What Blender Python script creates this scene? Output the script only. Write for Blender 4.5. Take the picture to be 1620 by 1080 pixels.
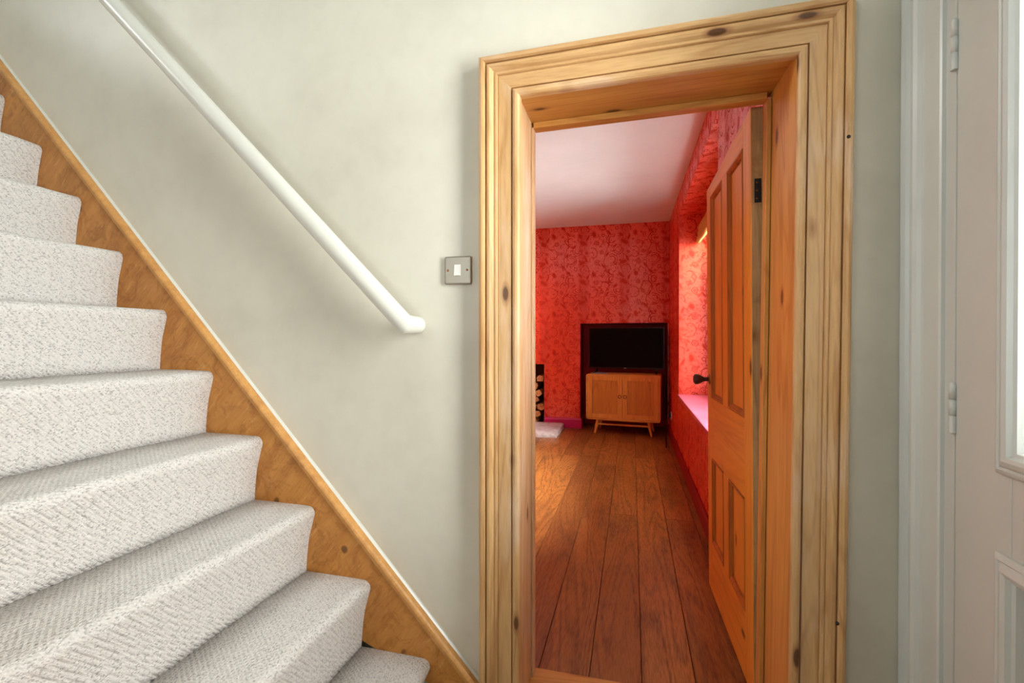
import bpy, bmesh, math, random
from mathutils import Vector, Matrix

# ------------------------------------------------------------------ scene
for o in list(bpy.data.objects):
    bpy.data.objects.remove(o, do_unlink=True)
scene = bpy.context.scene
COL = scene.collection
R = math.radians
random.seed(7)

# ------------------------------------------------------------------ camera
cam_data = bpy.data.cameras.new('camera')
cam_data.sensor_width = 36.0
cam_data.lens = 36.0 * 750.0 / 1620.0
cam_data.clip_start = 0.02
cam = bpy.data.objects.new('camera', cam_data)
COL.objects.link(cam)
cam.location = (0, 0, 1.1)
cam.rotation_euler = (R(90 - 0.35), 0, R(14.22))
scene.camera = cam

# ------------------------------------------------------------------ world, lights, exposure
vs = scene.view_settings
vs.view_transform = 'Standard'
vs.look = 'None'
vs.gamma = 1.0
vs.use_curve_mapping = False
vs.exposure = 0.1

world = bpy.data.worlds.new('overcast_sky')
scene.world = world
world.use_nodes = True
bg = world.node_tree.nodes['Background']
bg.inputs[0].default_value = (0.90, 0.95, 1.0, 1)
bg.inputs[1].default_value = 3.0


def area(name, loc, rot, sx, sy, power, color=(1, 1, 1)):
    d = bpy.data.lights.new(name, 'AREA')
    d.shape = 'RECTANGLE'
    d.size, d.size_y, d.energy, d.color = sx, sy, power, color
    o = bpy.data.objects.new(name, d)
    COL.objects.link(o)
    o.location = loc
    o.rotation_euler = rot
    return o


# daylight just outside the panes: -x facing (front door, fanlight, window), +x facing (landing window)
FACE_MX = (0, R(90), 0)
FACE_PX = (0, R(-90), 0)
area('daylight_front_door', (0.80, 0.745, 1.40), FACE_MX, 1.00, 0.50, 40, (1.0, 0.985, 0.95))
area('daylight_fanlight', (0.80, 0.745, 2.24), FACE_MX, 0.26, 0.62, 12, (1.0, 0.985, 0.95))
area('daylight_landing_window', (-4.34, -0.50, 3.75), FACE_PX, 1.15, 1.0, 95, (0.98, 0.99, 1.0))
area('hall_fill_light', (-0.95, -1.24, 1.55), (R(90), 0, 0), 1.0, 1.0, 7, (1.0, 0.985, 0.95))  # added fill lamp behind an invented hall window, lifts the hall's ambient light
sky_at, sky_to = Vector((1.75, 2.75, 2.35)), Vector((-0.7, 5.3, 0.55))
area('daylight_parlour_sky', sky_at, (sky_to - sky_at).to_track_quat('-Z', 'Y').to_euler(), 1.8, 1.8, 1750, (1.0, 0.99, 0.96))
area('daylight_parlour_window', (0.755, 3.615, 1.41), FACE_MX, 1.60, 2.00, 130, (0.98, 1.0, 0.98))


# ------------------------------------------------------------------ node helpers
class S:
    """a socket with arithmetic"""
    def __init__(self, nt, sock):
        self.nt, self.s = nt, sock

    def _m(self, op, *a):
        n = self.nt.nodes.new('ShaderNodeMath')
        n.operation = op
        for i, v in enumerate((self,) + a):
            if isinstance(v, S):
                self.nt.links.new(v.s, n.inputs[i])
            else:
                n.inputs[i].default_value = v
        return S(self.nt, n.outputs[0])

    def __add__(self, b): return self._m('ADD', b)
    def __sub__(self, b): return self._m('SUBTRACT', b)
    def __mul__(self, b): return self._m('MULTIPLY', b)
    def min(self, b): return self._m('MINIMUM', b)
    def max(self, b): return self._m('MAXIMUM', b)
    def abs(self): return self._m('ABSOLUTE')
    def sqrt(self): return self._m('SQRT')
    def sin(self): return self._m('SINE')
    def fract(self): return self._m('FRACT')
    def pow(self, b): return self._m('POWER', b)
    def wrap(self, hi, lo): return self._m('WRAP', hi, lo)
    def gt(self, b): return self._m('GREATER_THAN', b)

    def map(self, a, b, c=0.0, d=1.0):
        n = self.nt.nodes.new('ShaderNodeMapRange')
        n.interpolation_type = 'SMOOTHSTEP'
        self.nt.links.new(self.s, n.inputs[0])
        for i, v in enumerate((a, b, c, d)):
            n.inputs[i + 1].default_value = v
        return S(self.nt, n.outputs[0])


def srgb(r, g, b):
    f = lambda c: (c / 12.92 if c <= 0.04045 else ((c + 0.055) / 1.055) ** 2.4)
    return (f(r / 255), f(g / 255), f(b / 255), 1)


class Mat:
    def __init__(self, name, rough=0.5, spec=0.5, color=None):
        self.m = bpy.data.materials.new(name)
        self.m.use_nodes = True
        self.nt = self.m.node_tree
        self.b = self.nt.nodes['Principled BSDF']
        self.b.inputs['Roughness'].default_value = rough
        self.b.inputs['Specular IOR Level'].default_value = spec
        if color:
            self.b.inputs['Base Color'].default_value = color

    def new(self, t): return self.nt.nodes.new(t)
    def link(self, a, b): self.nt.links.new(a.s if isinstance(a, S) else a, b)

    def coord(self, scale=(1, 1, 1), rand=0.0):
        tc = self.new('ShaderNodeTexCoord')
        mp = self.new('ShaderNodeMapping')
        mp.inputs['Scale'].default_value = scale
        self.link(tc.outputs['Object'], mp.inputs['Vector'])
        if rand:
            oi = self.new('ShaderNodeObjectInfo')
            v = self.new('ShaderNodeVectorMath')
            v.operation = 'SCALE'
            v.inputs[0].default_value = (1.0, 0.73, 0.41)
            r = S(self.nt, oi.outputs['Random']) * rand
            self.link(r, v.inputs['Scale'])
            self.link(v.outputs[0], mp.inputs['Location'])
        return mp.outputs[0]

    def xyz(self, vec):
        n = self.new('ShaderNodeSeparateXYZ')
        self.link(vec, n.inputs[0])
        return [S(self.nt, n.outputs[i]) for i in range(3)]

    def noise(self, vec, scale, detail=2.0, rough=0.5, dist=0.0):
        n = self.new('ShaderNodeTexNoise')
        n.inputs['Scale'].default_value = scale
        n.inputs['Detail'].default_value = detail
        n.inputs['Roughness'].default_value = rough
        n.inputs['Distortion'].default_value = dist
        self.link(vec, n.inputs['Vector'])
        return S(self.nt, n.outputs['Fac'])

    def voronoi(self, vec, scale, rand=1.0):
        n = self.new('ShaderNodeTexVoronoi')
        n.inputs['Scale'].default_value = scale
        n.inputs['Randomness'].default_value = rand
        self.link(vec, n.inputs['Vector'])
        return n

    def mix(self, fac, a, b):
        n = self.new('ShaderNodeMix')
        n.data_type = 'RGBA'
        if isinstance(fac, S): self.link(fac, n.inputs[0])
        else: n.inputs[0].default_value = fac
        for v, k in ((a, 6), (b, 7)):
            if isinstance(v, tuple): n.inputs[k].default_value = v
            else: self.link(v, n.inputs[k])
        return n.outputs[2]

    def color(self, c): self.link(c, self.b.inputs['Base Color'])

    def bump(self, h, dist=0.002, strength=1.0):
        n = self.new('ShaderNodeBump')
        n.inputs['Distance'].default_value = dist
        n.inputs['Strength'].default_value = strength
        self.link(h, n.inputs['Height'])
        self.link(n.outputs[0], self.b.inputs['Normal'])


def pine(name, base, dark, axis='z', rough=0.42, wear=None, knot=1.0, spec=0.4, blotch=0.0):
    """long-grained softwood; axis is the grain direction"""
    M = Mat(name, rough, spec)
    st = {'x': (0.09, 1, 1), 'y': (1, 0.09, 1), 'z': (1, 1, 0.09)}[axis]
    v = M.coord(st, rand=9.0)
    ring = (M.noise(v, 7.0, 2.0, 0.5, 0.6) * 9.0).fract()
    ring = (ring - 0.5).abs() * 2.0
    fine = M.noise(v, 160.0, 2.0)
    mid = M.noise(v, 22.0, 3.0)
    f = ring.map(0.55, 1.0) * 0.30 + fine.map(0.35, 0.75) * 0.22 + mid.map(0.3, 0.75) * 0.34
    c = M.mix(f, base, dark)
    if blotch:
        big = M.noise(M.coord((1, 1, 1), rand=5.0), 9.0, 4.0, 0.65, 1.2)
        c = M.mix(big.map(0.50, 0.78) * blotch, c, srgb(120, 66, 24))
    if wear:
        w = M.noise(M.coord(tuple(0.25 if k < 0.5 else 1 for k in st), rand=5.0), 9.0, 4.0, 0.6)
        c = M.mix(w.map(0.50, 0.72) * 0.65, c, wear)
    if knot:
        ks = {'x': (0.42, 1, 1), 'y': (1, 0.42, 1), 'z': (1, 1, 0.42)}[axis]
        k = M.voronoi(M.coord(ks, rand=9.0), 8.5)
        d = S(M.nt, k.outputs['Distance'])
        wob = M.noise(v, 40.0, 1.0)
        d = d + (wob - 0.5) * 0.06
        c = M.mix(d.map(0.16, 0.09) * 0.42 * knot, c, srgb(140, 80, 38))
        c = M.mix(d.map(0.10, 0.06) * 0.85 * knot, c, srgb(78, 42, 22))
    M.color(c)
    M.bump(fine * 0.5 + ring * 0.5, 0.0006, 0.6)
    return M.m


MT = {}
for ax in 'xyz':
    MT['casing_' + ax] = pine('stripped_pine_casing_' + ax, srgb(220, 178, 124), srgb(168, 114, 60), ax, 0.40, wear=srgb(228, 200, 172))
    MT['lining_' + ax] = pine('pine_lining_' + ax, srgb(216, 158, 84), srgb(170, 106, 42), ax, 0.40)
MT['casing_worn'] = pine('worn_bleached_pine', srgb(224, 186, 142), srgb(180, 132, 84), 'z', 0.5, wear=srgb(222, 208, 196))
MT['door_z'] = pine('orange_pine_z', srgb(234, 166, 62), srgb(196, 120, 34), 'z', 0.38)
MT['door_x'] = pine('orange_pine_x', srgb(234, 166, 62), srgb(196, 120, 34), 'x', 0.38)
MT['door_edge'] = pine('grubby_door_edge', srgb(214, 170, 116), srgb(130, 94, 58), 'z', 0.6, blotch=0.5)
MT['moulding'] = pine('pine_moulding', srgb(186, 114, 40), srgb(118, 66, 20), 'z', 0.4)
MT['groove'] = Mat('grime_in_groove', 0.8, 0.2, srgb(70, 44, 20)).m


def string_mat(ca, cb_, kn):
    M = Mat('stained_pine_string', 0.42, 0.4)
    tc = M.new('ShaderNodeTexCoord')
    mp = M.new('ShaderNodeMapping')
    mp.inputs['Rotation'].default_value = (0, R(46.85), 0)
    M.link(tc.outputs['Object'], mp.inputs['Vector'])
    mp2 = M.new('ShaderNodeMapping')
    mp2.inputs['Scale'].default_value = (0.16, 1, 1)
    M.link(mp.outputs[0], mp2.inputs['Vector'])
    v = mp2.outputs[0]
    f = M.noise(v, 26.0, 4.0, 0.6).map(0.3, 0.75) * 0.45 + M.noise(v, 150.0, 2.0).map(0.4, 0.7) * 0.2
    c = M.mix(f, ca, cb_)
    big = M.noise(mp.outputs[0], 12.0, 5.0, 0.7, 1.5)
    c = M.mix(big.map(0.45, 0.68) * (0.55 * kn), c, srgb(140, 78, 26))
    sc = M.noise(mp2.outputs[0], 60.0, 3.0, 0.7)
    c = M.mix(sc.map(0.60, 0.72) * (0.5 * kn), c, srgb(226, 170, 104))
    k = M.voronoi(mp.outputs[0], 8.0)
    d = S(M.nt, k.outputs['Distance']) + (M.noise(mp.outputs[0], 60.0, 1.0) - 0.5) * 0.08
    c = M.mix(d.map(0.13, 0.06) * (0.75 * kn), c, srgb(84, 46, 24))
    M.color(c)
    M.bump(big, 0.001, 0.4)
    return M.m


MT['string'] = string_mat(srgb(206, 142, 70), srgb(160, 92, 32), 1.0)
MT['capping'] = string_mat(srgb(226, 168, 98), srgb(190, 124, 60), 0.3)


def carpet_mat():
    M = Mat('loop_pile_carpet', 0.95, 0.1)
    v = M.coord((1, 1, 1))
    x, y, z = M.xyz(v)
    n = M.voronoi(M.coord((1.0, 0.6, 1.0)), 400.0, 0.8)
    d = S(M.nt, n.outputs['Distance'])
    cell = M.new('ShaderNodeSeparateColor')
    M.link(n.outputs['Color'], cell.inputs[0])
    rnd = S(M.nt, cell.outputs[0])
    # slanting ribs of loops, broken into short runs
    rows = (x * 60.0 + z * 60.0 + y * 80.0).fract()
    rows2 = (x * 75.0 - z * 75.0 - y * 48.0).fract()
    weave = ((rows - 0.5).abs() * 2.0) * ((rows2 - 0.5).abs() * 2.0)
    c = M.mix(rnd, srgb(236, 232, 228), srgb(216, 211, 206))
    c = M.mix(rnd.gt(0.87) * 0.48, c, srgb(150, 146, 146))
    c = M.mix(weave.map(0.25, 0.75) * 0.22, c, srgb(172, 167, 163))
    M.color(c)
    M.bump((d * -0.6) + weave * -1.0, 0.0032, 0.7)
    M.b.inputs['Sheen Weight'].default_value = 0.15
    return M.m


MT['carpet'] = carpet_mat()


def plaster(name, col, col2, rough=0.36, spec=0.45, bump=0.0018):
    M = Mat(name, rough, spec)
    v = M.coord((1, 1, 1))
    a = M.noise(v, 2.2, 3.0, 0.55, 0.4)
    b = M.noise(v, 14.0, 4.0, 0.6)
    M.color(M.mix(a.map(0.35, 0.7) * 0.7 + b.map(0.4, 0.7) * 0.3, col, col2))
    M.bump(a * 3.0 + b * 0.35, bump, 0.7)
    return M.m


MT['hall_wall'] = plaster('pale_sage_plaster', srgb(223, 218, 202), srgb(211, 205, 189))
MT['white_ceiling'] = plaster('white_ceiling', srgb(224, 231, 230), srgb(218, 225, 224), 0.7, 0.2)
MT['caulk'] = plaster('cracked_filler', srgb(206, 190, 158), srgb(176, 150, 110), 0.7, 0.2)
MT['gloss_white'] = plaster('off_white_gloss', srgb(228, 226, 216), srgb(221, 219, 210), 0.28, 0.5, 0.0006)
MT['grey_white'] = plaster('pale_grey_eggshell', srgb(208, 210, 204), srgb(200, 202, 197), 0.34, 0.5, 0.0008)
MT['panel_taupe'] = plaster('taupe_panel_paint', srgb(190, 182, 168), srgb(180, 172, 158), 0.5, 0.3, 0.0008)
MT['stone_floor'] = plaster('hall_flagstone', srgb(190, 170, 140), srgb(170, 150, 122), 0.5, 0.3)


def wallpaper(name, axis):
    """crimson paper with a printed scroll, bird and flower repeat"""
    M = Mat(name, 0.32, 0.7)
    v0 = M.coord((1, 1, 1))
    x, y, z = M.xyz(v0)
    n1 = M.noise(v0, 16.0, 2.0)
    tc2 = M.coord((1, 1, 1))
    mp = M.new('ShaderNodeMapping')
    mp.inputs['Location'].default_value = (3.1, 7.7, 1.9)
    M.link(tc2, mp.inputs['Vector'])
    n2 = M.noise(mp.outputs[0], 16.0, 2.0)
    hx = (x if axis == 'x' else y) + (n1 - 0.5) * 0.030
    hz = (x if axis == 'soffit' else z) + (n2 - 0.5) * 0.030
    W, H = 0.49, 0.48

    def loc(cx, cz):
        return (hx - cx).wrap(W / 2, -W / 2), (hz - cz).wrap(H / 2, -H / 2)

    def dist(cx, cz, rx=1.0, rz=1.0, ang=0.0):
        dx, dz = loc(cx, cz)
        if ang:
            c, s = math.cos(ang), math.sin(ang)
            dx, dz = dx * c + dz * s, dz * c - dx * s
        if rx != 1.0: dx = dx * (1 / rx)
        if rz != 1.0: dz = dz * (1 / rz)
        return (dx * dx + dz * dz).sqrt(), dx, dz

    line = None

    def add(s):
        nonlocal line
        line = s if line is None else line.max(s)

    for cx, cz, radii in ((0.07, 0.10, (0.026, 0.010)), (0.13, 0.225, (0.019, 0.006)), (0.07, 0.34, (0.024, 0.011)), (0.145, 0.43, (0.014,)),
                          (0.31, 0.03, (0.017,)), (0.44, 0.225, (0.016, 0.006))):
        d, _, _ = dist(cx, cz)
        for r in radii:
            add((d - r).abs().map(0.0042, 0.0022))
    for cx, cz, radii, sx, sz in ((0.25, 0.13, (0.066, 0.042), 1, 0), (0.25, 0.37, (0.066, 0.040), -1, 0), (0.17, 0.30, (0.05,), 0, 1),
                                  (0.33, 0.25, (0.055, 0.030), 0, -1), (0.42, 0.02, (0.05,), 0, 1), (0.02, 0.22, (0.06,), 1, 0)):
        d, dx, dz = dist(cx, cz)
        gate = (dx * sx + dz * sz).gt(-0.02)
        for r in radii:
            add((d - r).abs().map(0.0046, 0.0024) * gate)
    w1 = (hx - 0.19 + (hz * (2 * math.pi / H)).sin() * 0.030).wrap(W / 2, -W / 2).abs()
    add(w1.map(0.0045, 0.0022))
    w2 = (hx - 0.375 + (hz * (4 * math.pi / H)).sin() * 0.016).wrap(W / 2, -W / 2).abs()
    add(w2.map(0.004, 0.002) * 0.8)
    fill = None
    for cx, cz, rx, rz, a in ((0.385, 0.10, 0.040, 0.020, 0.5), (0.43, 0.145, 0.012, 0.036, 0.5), (0.352, 0.122, 0.013, 0.013, 0.0),
                              (0.40, 0.345, 0.046, 0.022, -0.6), (0.45, 0.40, 0.012, 0.034, -0.4), (0.36, 0.43, 0.016, 0.030, 0.8),
                              (0.15, 0.06, 0.010, 0.030, 0.6), (0.20, 0.20, 0.009, 0.028, -0.6), (0.22, 0.46, 0.010, 0.028, 0.7),
                              (0.29, 0.30, 0.010, 0.026, -0.9), (0.04, 0.44, 0.020, 0.030, 0.3)):
        d, _, _ = dist(cx, cz, rx, rz, a)
        s = d.map(1.06, 0.9)
        fill = s if fill is None else fill.max(s)
        add((d - 1.25).abs().map(0.14, 0.06) * 0.7)
    # fine scrolling tendrils between the motifs
    n3 = M.noise(v0, 34.0, 1.0, 0.5, 1.2)
    add((n3 - 0.5).abs().map(0.030, 0.012) * 0.75)
    n4 = M.noise(mp.outputs[0], 26.0, 1.0, 0.5, 0.8)
    fill = fill.max(n4.map(0.60, 0.64) * 0.7)
    band = (loc(0.40, 0)[0].abs()).map(0.10, 0.03)
    ink = (line * 0.62).max(fill * 0.55).max(band * 0.22)
    c = M.mix(ink, srgb(226, 62, 22), srgb(132, 12, 28))
    M.color(c)
    M.link(ink.map(0.0, 0.6, 0.29, 0.60), M.b.inputs['Roughness'])
    M.b.inputs['IOR'].default_value = 1.7
    M.link(ink.map(0.0, 0.55, 1.0, 0.10), M.b.inputs['Specular IOR Level'])
    return M.m


MT['paper_soffit'] = wallpaper('crimson_wallpaper_soffit', 'soffit')
MT['paper_x'] = wallpaper('crimson_wallpaper_x', 'x')
MT['paper_y'] = wallpaper('crimson_wallpaper_y', 'y')
MT['crimson_paint'] = plaster('deep_crimson_paint', srgb(160, 14, 44), srgb(144, 10, 38), 0.45, 0.4)
MT['crimson_skirt'] = plaster('dull_crimson_gloss', srgb(140, 12, 18), srgb(126, 10, 16), 0.4, 0.3, 0.0006)
MT['gloss_trim'] = plaster('pale_trim_gloss', srgb(216, 217, 211), srgb(208, 209, 204), 0.3, 0.5, 0.0006)
MT['magenta_gloss'] = plaster('magenta_skirting_gloss', srgb(186, 22, 92), srgb(172, 18, 82), 0.3, 0.5, 0.0006)
MT['sill_paint'] = plaster('pink_sill_gloss', srgb(224, 112, 140), srgb(216, 104, 132), 0.2, 0.6, 0.0005)


def board_mat():
    M = Mat('dark_oak_boards', 0.33, 0.5)
    v = M.coord((1, 0.10, 1), rand=23.0)
    oi = M.new('ShaderNodeObjectInfo')
    rnd = S(M.nt, oi.outputs['Random'])
    ring = (M.noise(v, 5.0, 2.0, 0.5, 0.4) * 14.0).fract()
    ring = (ring - 0.5).abs() * 2.0
    fine = M.noise(v, 210.0, 2.0)
    big = M.noise(M.coord((1, 0.5, 1), rand=11.0), 3.2, 4.0, 0.6, 0.6)
    f = ring.map(0.35, 1.0) * 0.42 + fine.map(0.35, 0.7) * 0.38
    c = M.mix(f, srgb(176, 112, 52), srgb(78, 42, 18))
    c = M.mix(big.map(0.45, 0.75) * 0.5, c, srgb(84, 46, 22))
    c = M.mix(rnd * 0.6, c, srgb(98, 54, 26))
    M.color(c)
    M.link(fine.map(0.3, 0.8, 0.28, 0.5) + big.map(0.4, 0.7) * 0.08, M.b.inputs['Roughness'])
    M.bump(fine * 0.5 + ring * -0.6, 0.0010, 0.6)
    return M.m


MT['boards'] = board_mat()
MT['subfloor'] = Mat('subfloor_dark', 0.9, 0.1, srgb(30, 18, 12)).m
MT['oak_z'] = pine('golden_oak_z', srgb(220, 152, 70), srgb(178, 108, 40), 'z', 0.38, knot=0)
MT['oak_x'] = pine('golden_oak_x', srgb(220, 152, 70), srgb(178, 108, 40), 'x', 0.38, knot=0)
MT['oak_panel'] = pine('golden_oak_panel', srgb(202, 134, 58), srgb(158, 92, 34), 'z', 0.4, knot=0)
MT['knob_wood'] = Mat('dark_turned_wood', 0.35, 0.5, srgb(66, 34, 26)).m
MT['brass'] = Mat('old_brass', 0.35, 0.5, srgb(150, 90, 40)).m
MT['brass'].node_tree.nodes['Principled BSDF'].inputs['Metallic'].default_value = 0.7
MT['iron'] = Mat('black_iron', 0.5, 0.4, srgb(34, 28, 26)).m
MT['nickel'] = Mat('brushed_nickel', 0.40, 0.5, srgb(168, 160, 146)).m
MT['nickel'].node_tree.nodes['Principled BSDF'].inputs['Metallic'].default_value = 0.9
MT['white_plastic'] = Mat('white_plastic', 0.3, 0.5, srgb(240, 238, 232)).m
MT['tv_black'] = Mat('tv_bezel_black', 0.3, 0.5, srgb(14, 13, 14)).m
MT['tv_screen'] = Mat('tv_screen_dark', 0.4, 0.08, srgb(5, 4, 5)).m
MT['grey_plastic'] = Mat('grey_plastic', 0.4, 0.5, srgb(120, 124, 132)).m
MT['soot'] = plaster('dark_stone_lining', srgb(116, 88, 52), srgb(92, 66, 36), 0.9, 0.1, 0.01)


def stone_mat():
    M = Mat('pale_hearth_stone', 0.7, 0.3)
    v = M.coord((1, 1, 1))
    a = M.noise(v, 9.0, 5.0, 0.65)
    M.color(M.mix(a.map(0.3, 0.75), srgb(214, 210, 206), srgb(172, 166, 162)))
    M.bump(a, 0.012, 0.8)
    return M.m


MT['stone'] = stone_mat()


def log_mats():
    M = Mat('split_log_wood', 0.8, 0.2)
    a = M.noise(M.coord((1, 0.3, 1), rand=7.0), 40.0, 3.0)
    oi = M.new('ShaderNodeObjectInfo')
    c = M.mix(a.map(0.3, 0.7), srgb(232, 190, 132), srgb(186, 130, 72))
    M.color(M.mix(S(M.nt, oi.outputs['Random']) * 0.35, c, srgb(180, 118, 60)))
    B = Mat('log_bark', 0.9, 0.1)
    b = B.noise(B.coord((1, 0.3, 1), rand=7.0), 60.0, 4.0)
    B.color(B.mix(b.map(0.3, 0.7), srgb(126, 90, 58), srgb(70, 46, 28)))
    B.bump(b, 0.004, 1.0)
    return M.m, B.m


MT['log'], MT['bark'] = log_mats()


def linen_mat():
    M = Mat('gold_linen', 0.9, 0.1)
    a = M.noise(M.coord((1, 1, 1)), 260.0, 2.0)
    M.color(M.mix(a, srgb(206, 162, 88), srgb(176, 128, 62)))
    return M.m


MT['linen'] = linen_mat()


def glass_mat(name, frost=0.0):
    m = bpy.data.materials.new(name)
    m.use_nodes = True
    nt = m.node_tree
    for n in list(nt.nodes):
        nt.nodes.remove(n)
    out = nt.nodes.new('ShaderNodeOutputMaterial')
    tr = nt.nodes.new('ShaderNodeBsdfTransparent')
    tr.inputs[0].default_value = (0.95, 0.97, 0.97, 1)
    gl = nt.nodes.new('ShaderNodeBsdfGlossy')
    gl.inputs['Roughness'].default_value = 0.05 + frost
    mx = nt.nodes.new('ShaderNodeMixShader')
    fr = nt.nodes.new('ShaderNodeFresnel')
    fr.inputs[0].default_value = 1.45
    nt.links.new(fr.outputs[0], mx.inputs[0])
    nt.links.new(tr.outputs[0], mx.inputs[1])
    nt.links.new(gl.outputs[0], mx.inputs[2])
    nt.links.new(mx.outputs[0], out.inputs[0])
    return m


MT['glass'] = glass_mat('window_glass')


# ------------------------------------------------------------------ geometry helpers
class G:
    """verts + faces (+ material index, smooth flag per face)"""
    def __init__(self):
        self.v, self.f, self.mi, self.sm = [], [], [], []

    def poly(self, pts, mi=0, sm=False):
        b = len(self.v)
        self.v += [tuple(p) for p in pts]
        self.f.append(tuple(range(b, b + len(pts))))
        self.mi.append(mi); self.sm.append(sm)
        return self

    def raw(self, v, f, mi=0, sm=False):
        b = len(self.v)
        self.v += [tuple(p) for p in v]
        for q in f:
            self.f.append(tuple(b + i for i in q)); self.mi.append(mi); self.sm.append(sm)
        return self

    def box(self, x0, x1, y0, y1, z0, z1, bev=0.0, mi=0, seg=2):
        bm = bmesh.new()
        c = [bm.verts.new((x, y, z)) for x in (x0, x1) for y in (y0, y1) for z in (z0, z1)]
        for q in ((0, 1, 3, 2), (4, 6, 7, 5), (0, 4, 5, 1), (2, 3, 7, 6), (0, 2, 6, 4), (1, 5, 7, 3)):
            bm.faces.new([c[i] for i in q])
        if bev:
            bmesh.ops.bevel(bm, geom=list(bm.edges), offset=bev, segments=seg, profile=0.5, affect='EDGES')
        bm.verts.index_update()
        self.raw([v.co[:] for v in bm.verts], [[v.index for v in f.verts] for f in bm.faces], mi)
        bm.free()
        return self

    def strip(self, rings, close=True, caps=True, mi=0, sm=False):
        """loft through equal-length rings of points"""
        n = len(rings[0])
        v = [p for r in rings for p in r]
        f = []
        for i in range(len(rings) - 1):
            for j in range(n if close else n - 1):
                k = (j + 1) % n
                f.append((i * n + j, i * n + k, (i + 1) * n + k, (i + 1) * n + j))
        self.raw(v, f, mi, sm)
        if caps and close:
            self.poly(list(reversed(rings[0])), mi)
            self.poly(rings[-1], mi)
        return self

    def tube(self, pts, r, n=12, mi=0):
        pts = [Vector(p) for p in pts]
        rings = []
        up = Vector((0, 0, 1))
        for i, p in enumerate(pts):
            t = (pts[min(i + 1, len(pts) - 1)] - pts[max(i - 1, 0)]).normalized()
            a = t.cross(up)
            if a.length < 1e-3: a = t.cross(Vector((0, 1, 0)))
            a.normalize()
            b = t.cross(a).normalized()
            rr = r[i] if isinstance(r, (list, tuple)) else r
            rings.append([p + (a * math.cos(2 * math.pi * k / n) + b * math.sin(2 * math.pi * k / n)) * rr for k in range(n)])
        return self.strip(rings, sm=True, mi=mi)

    def lathe(self, prof, origin, axis, n=20, mi=0):
        """prof: (radius, distance along axis)"""
        ax = Vector(axis).normalized()
        a = ax.cross(Vector((0, 0, 1)))
        if a.length < 1e-3: a = Vector((1, 0, 0))
        a.normalize()
        b = ax.cross(a)
        o = Vector(origin)
        rings = [[o + ax * t + (a * math.cos(2 * math.pi * k / n) + b * math.sin(2 * math.pi * k / n)) * max(r, 1e-4) for k in range(n)] for r, t in prof]
        return self.strip(rings, sm=True, mi=mi)

    def map(self, fn):
        self.v = [tuple(fn(*p)) for p in self.v]
        return self


def link(name, g, mats, parent=None, origin=(0, 0, 0)):
    me = bpy.data.meshes.new(name)
    ox, oy, oz = origin
    me.from_pydata([(x - ox, y - oy, z - oz) for x, y, z in g.v], [], g.f)
    for m in (mats if isinstance(mats, (list, tuple)) else [mats]):
        me.materials.append(MT[m])
    for p, mi, sm in zip(me.polygons, g.mi, g.sm):
        p.material_index = mi
        p.use_smooth = sm
    bm = bmesh.new()
    bm.from_mesh(me)
    bmesh.ops.recalc_face_normals(bm, faces=bm.faces)
    bm.to_mesh(me)
    bm.free()
    o = bpy.data.objects.new(name, me)
    COL.objects.link(o)
    if parent is not None:
        o.parent = parent
    else:
        o.location = origin
    return o


def tag(o, label=None, cat=None, group=None, kind=None):
    if label: o['label'] = label
    if cat: o['category'] = cat
    if group: o['group'] = group
    if kind: o['kind'] = kind
    return o


def thing(name, label, cat, loc=(0, 0, 0), rotz=0.0, group=None, kind=None):
    o = bpy.data.objects.new(name, None)
    o.empty_display_size = 0.1
    COL.objects.link(o)
    o.location = loc
    o.rotation_euler = (0, 0, rotz)
    return tag(o, label, cat, group, kind)


def struct(name, g, mats, label, cat):
    return tag(link(name, g, mats), label, cat, kind='structure')


def part(name, g, mats, parent, label=None):
    """g is in world coordinates; the parent is an unrotated Empty"""
    o = link(name, g, mats, parent, tuple(parent.location))
    if label: o['label'] = label
    return o


def lpart(name, g, mats, parent, label=None):
    """g is in the parent's own coordinates"""
    o = link(name, g, mats, parent)
    if label: o['label'] = label
    return o


def clamp(t): return max(0.0, min(1.0, t))


def warp(x, y, z):
    """the old door frame leans a little and its head rises to the right"""
    s = clamp((x + 0.4255) / 0.93)
    return x + 0.010 * (z - 1.1) * clamp((x + 0.31) / 0.6), y, z + 0.016 * s * clamp(z / 1.85)


# ------------------------------------------------------------------ the setting: hall
WY = 1.33            # hall face of the partition wall
EX = 0.642           # face of the front door wall
DX = 0.632           # hall face of the front door leaf
HB = -1.1            # back wall of the hall
LX = -4.2            # end wall of the landing

g = G()
g.box(LX, -0.335, WY, 1.515, 0, 4.9)
g.box(-0.335, 0.410, WY, 1.515, 1.815, 4.9)
g.box(0.410, 1.0, WY, 1.515, 0, 4.9)
struct('wall_stair', g, 'hall_wall', 'pale sage plastered wall beside the stairs and around the pine doorway', 'wall')
g = G()
g.box(-3.6, -0.335, 1.515, 1.535, 0, 2.6)
g.box(-0.335, 0.410, 1.515, 1.535, 1.815, 2.6)
g.box(0.410, 1.0, 1.515, 1.535, 0, 2.6)
struct('wall_doorway', g, 'paper_x', 'crimson papered back face of the doorway wall inside the red room', 'wall')

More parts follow.
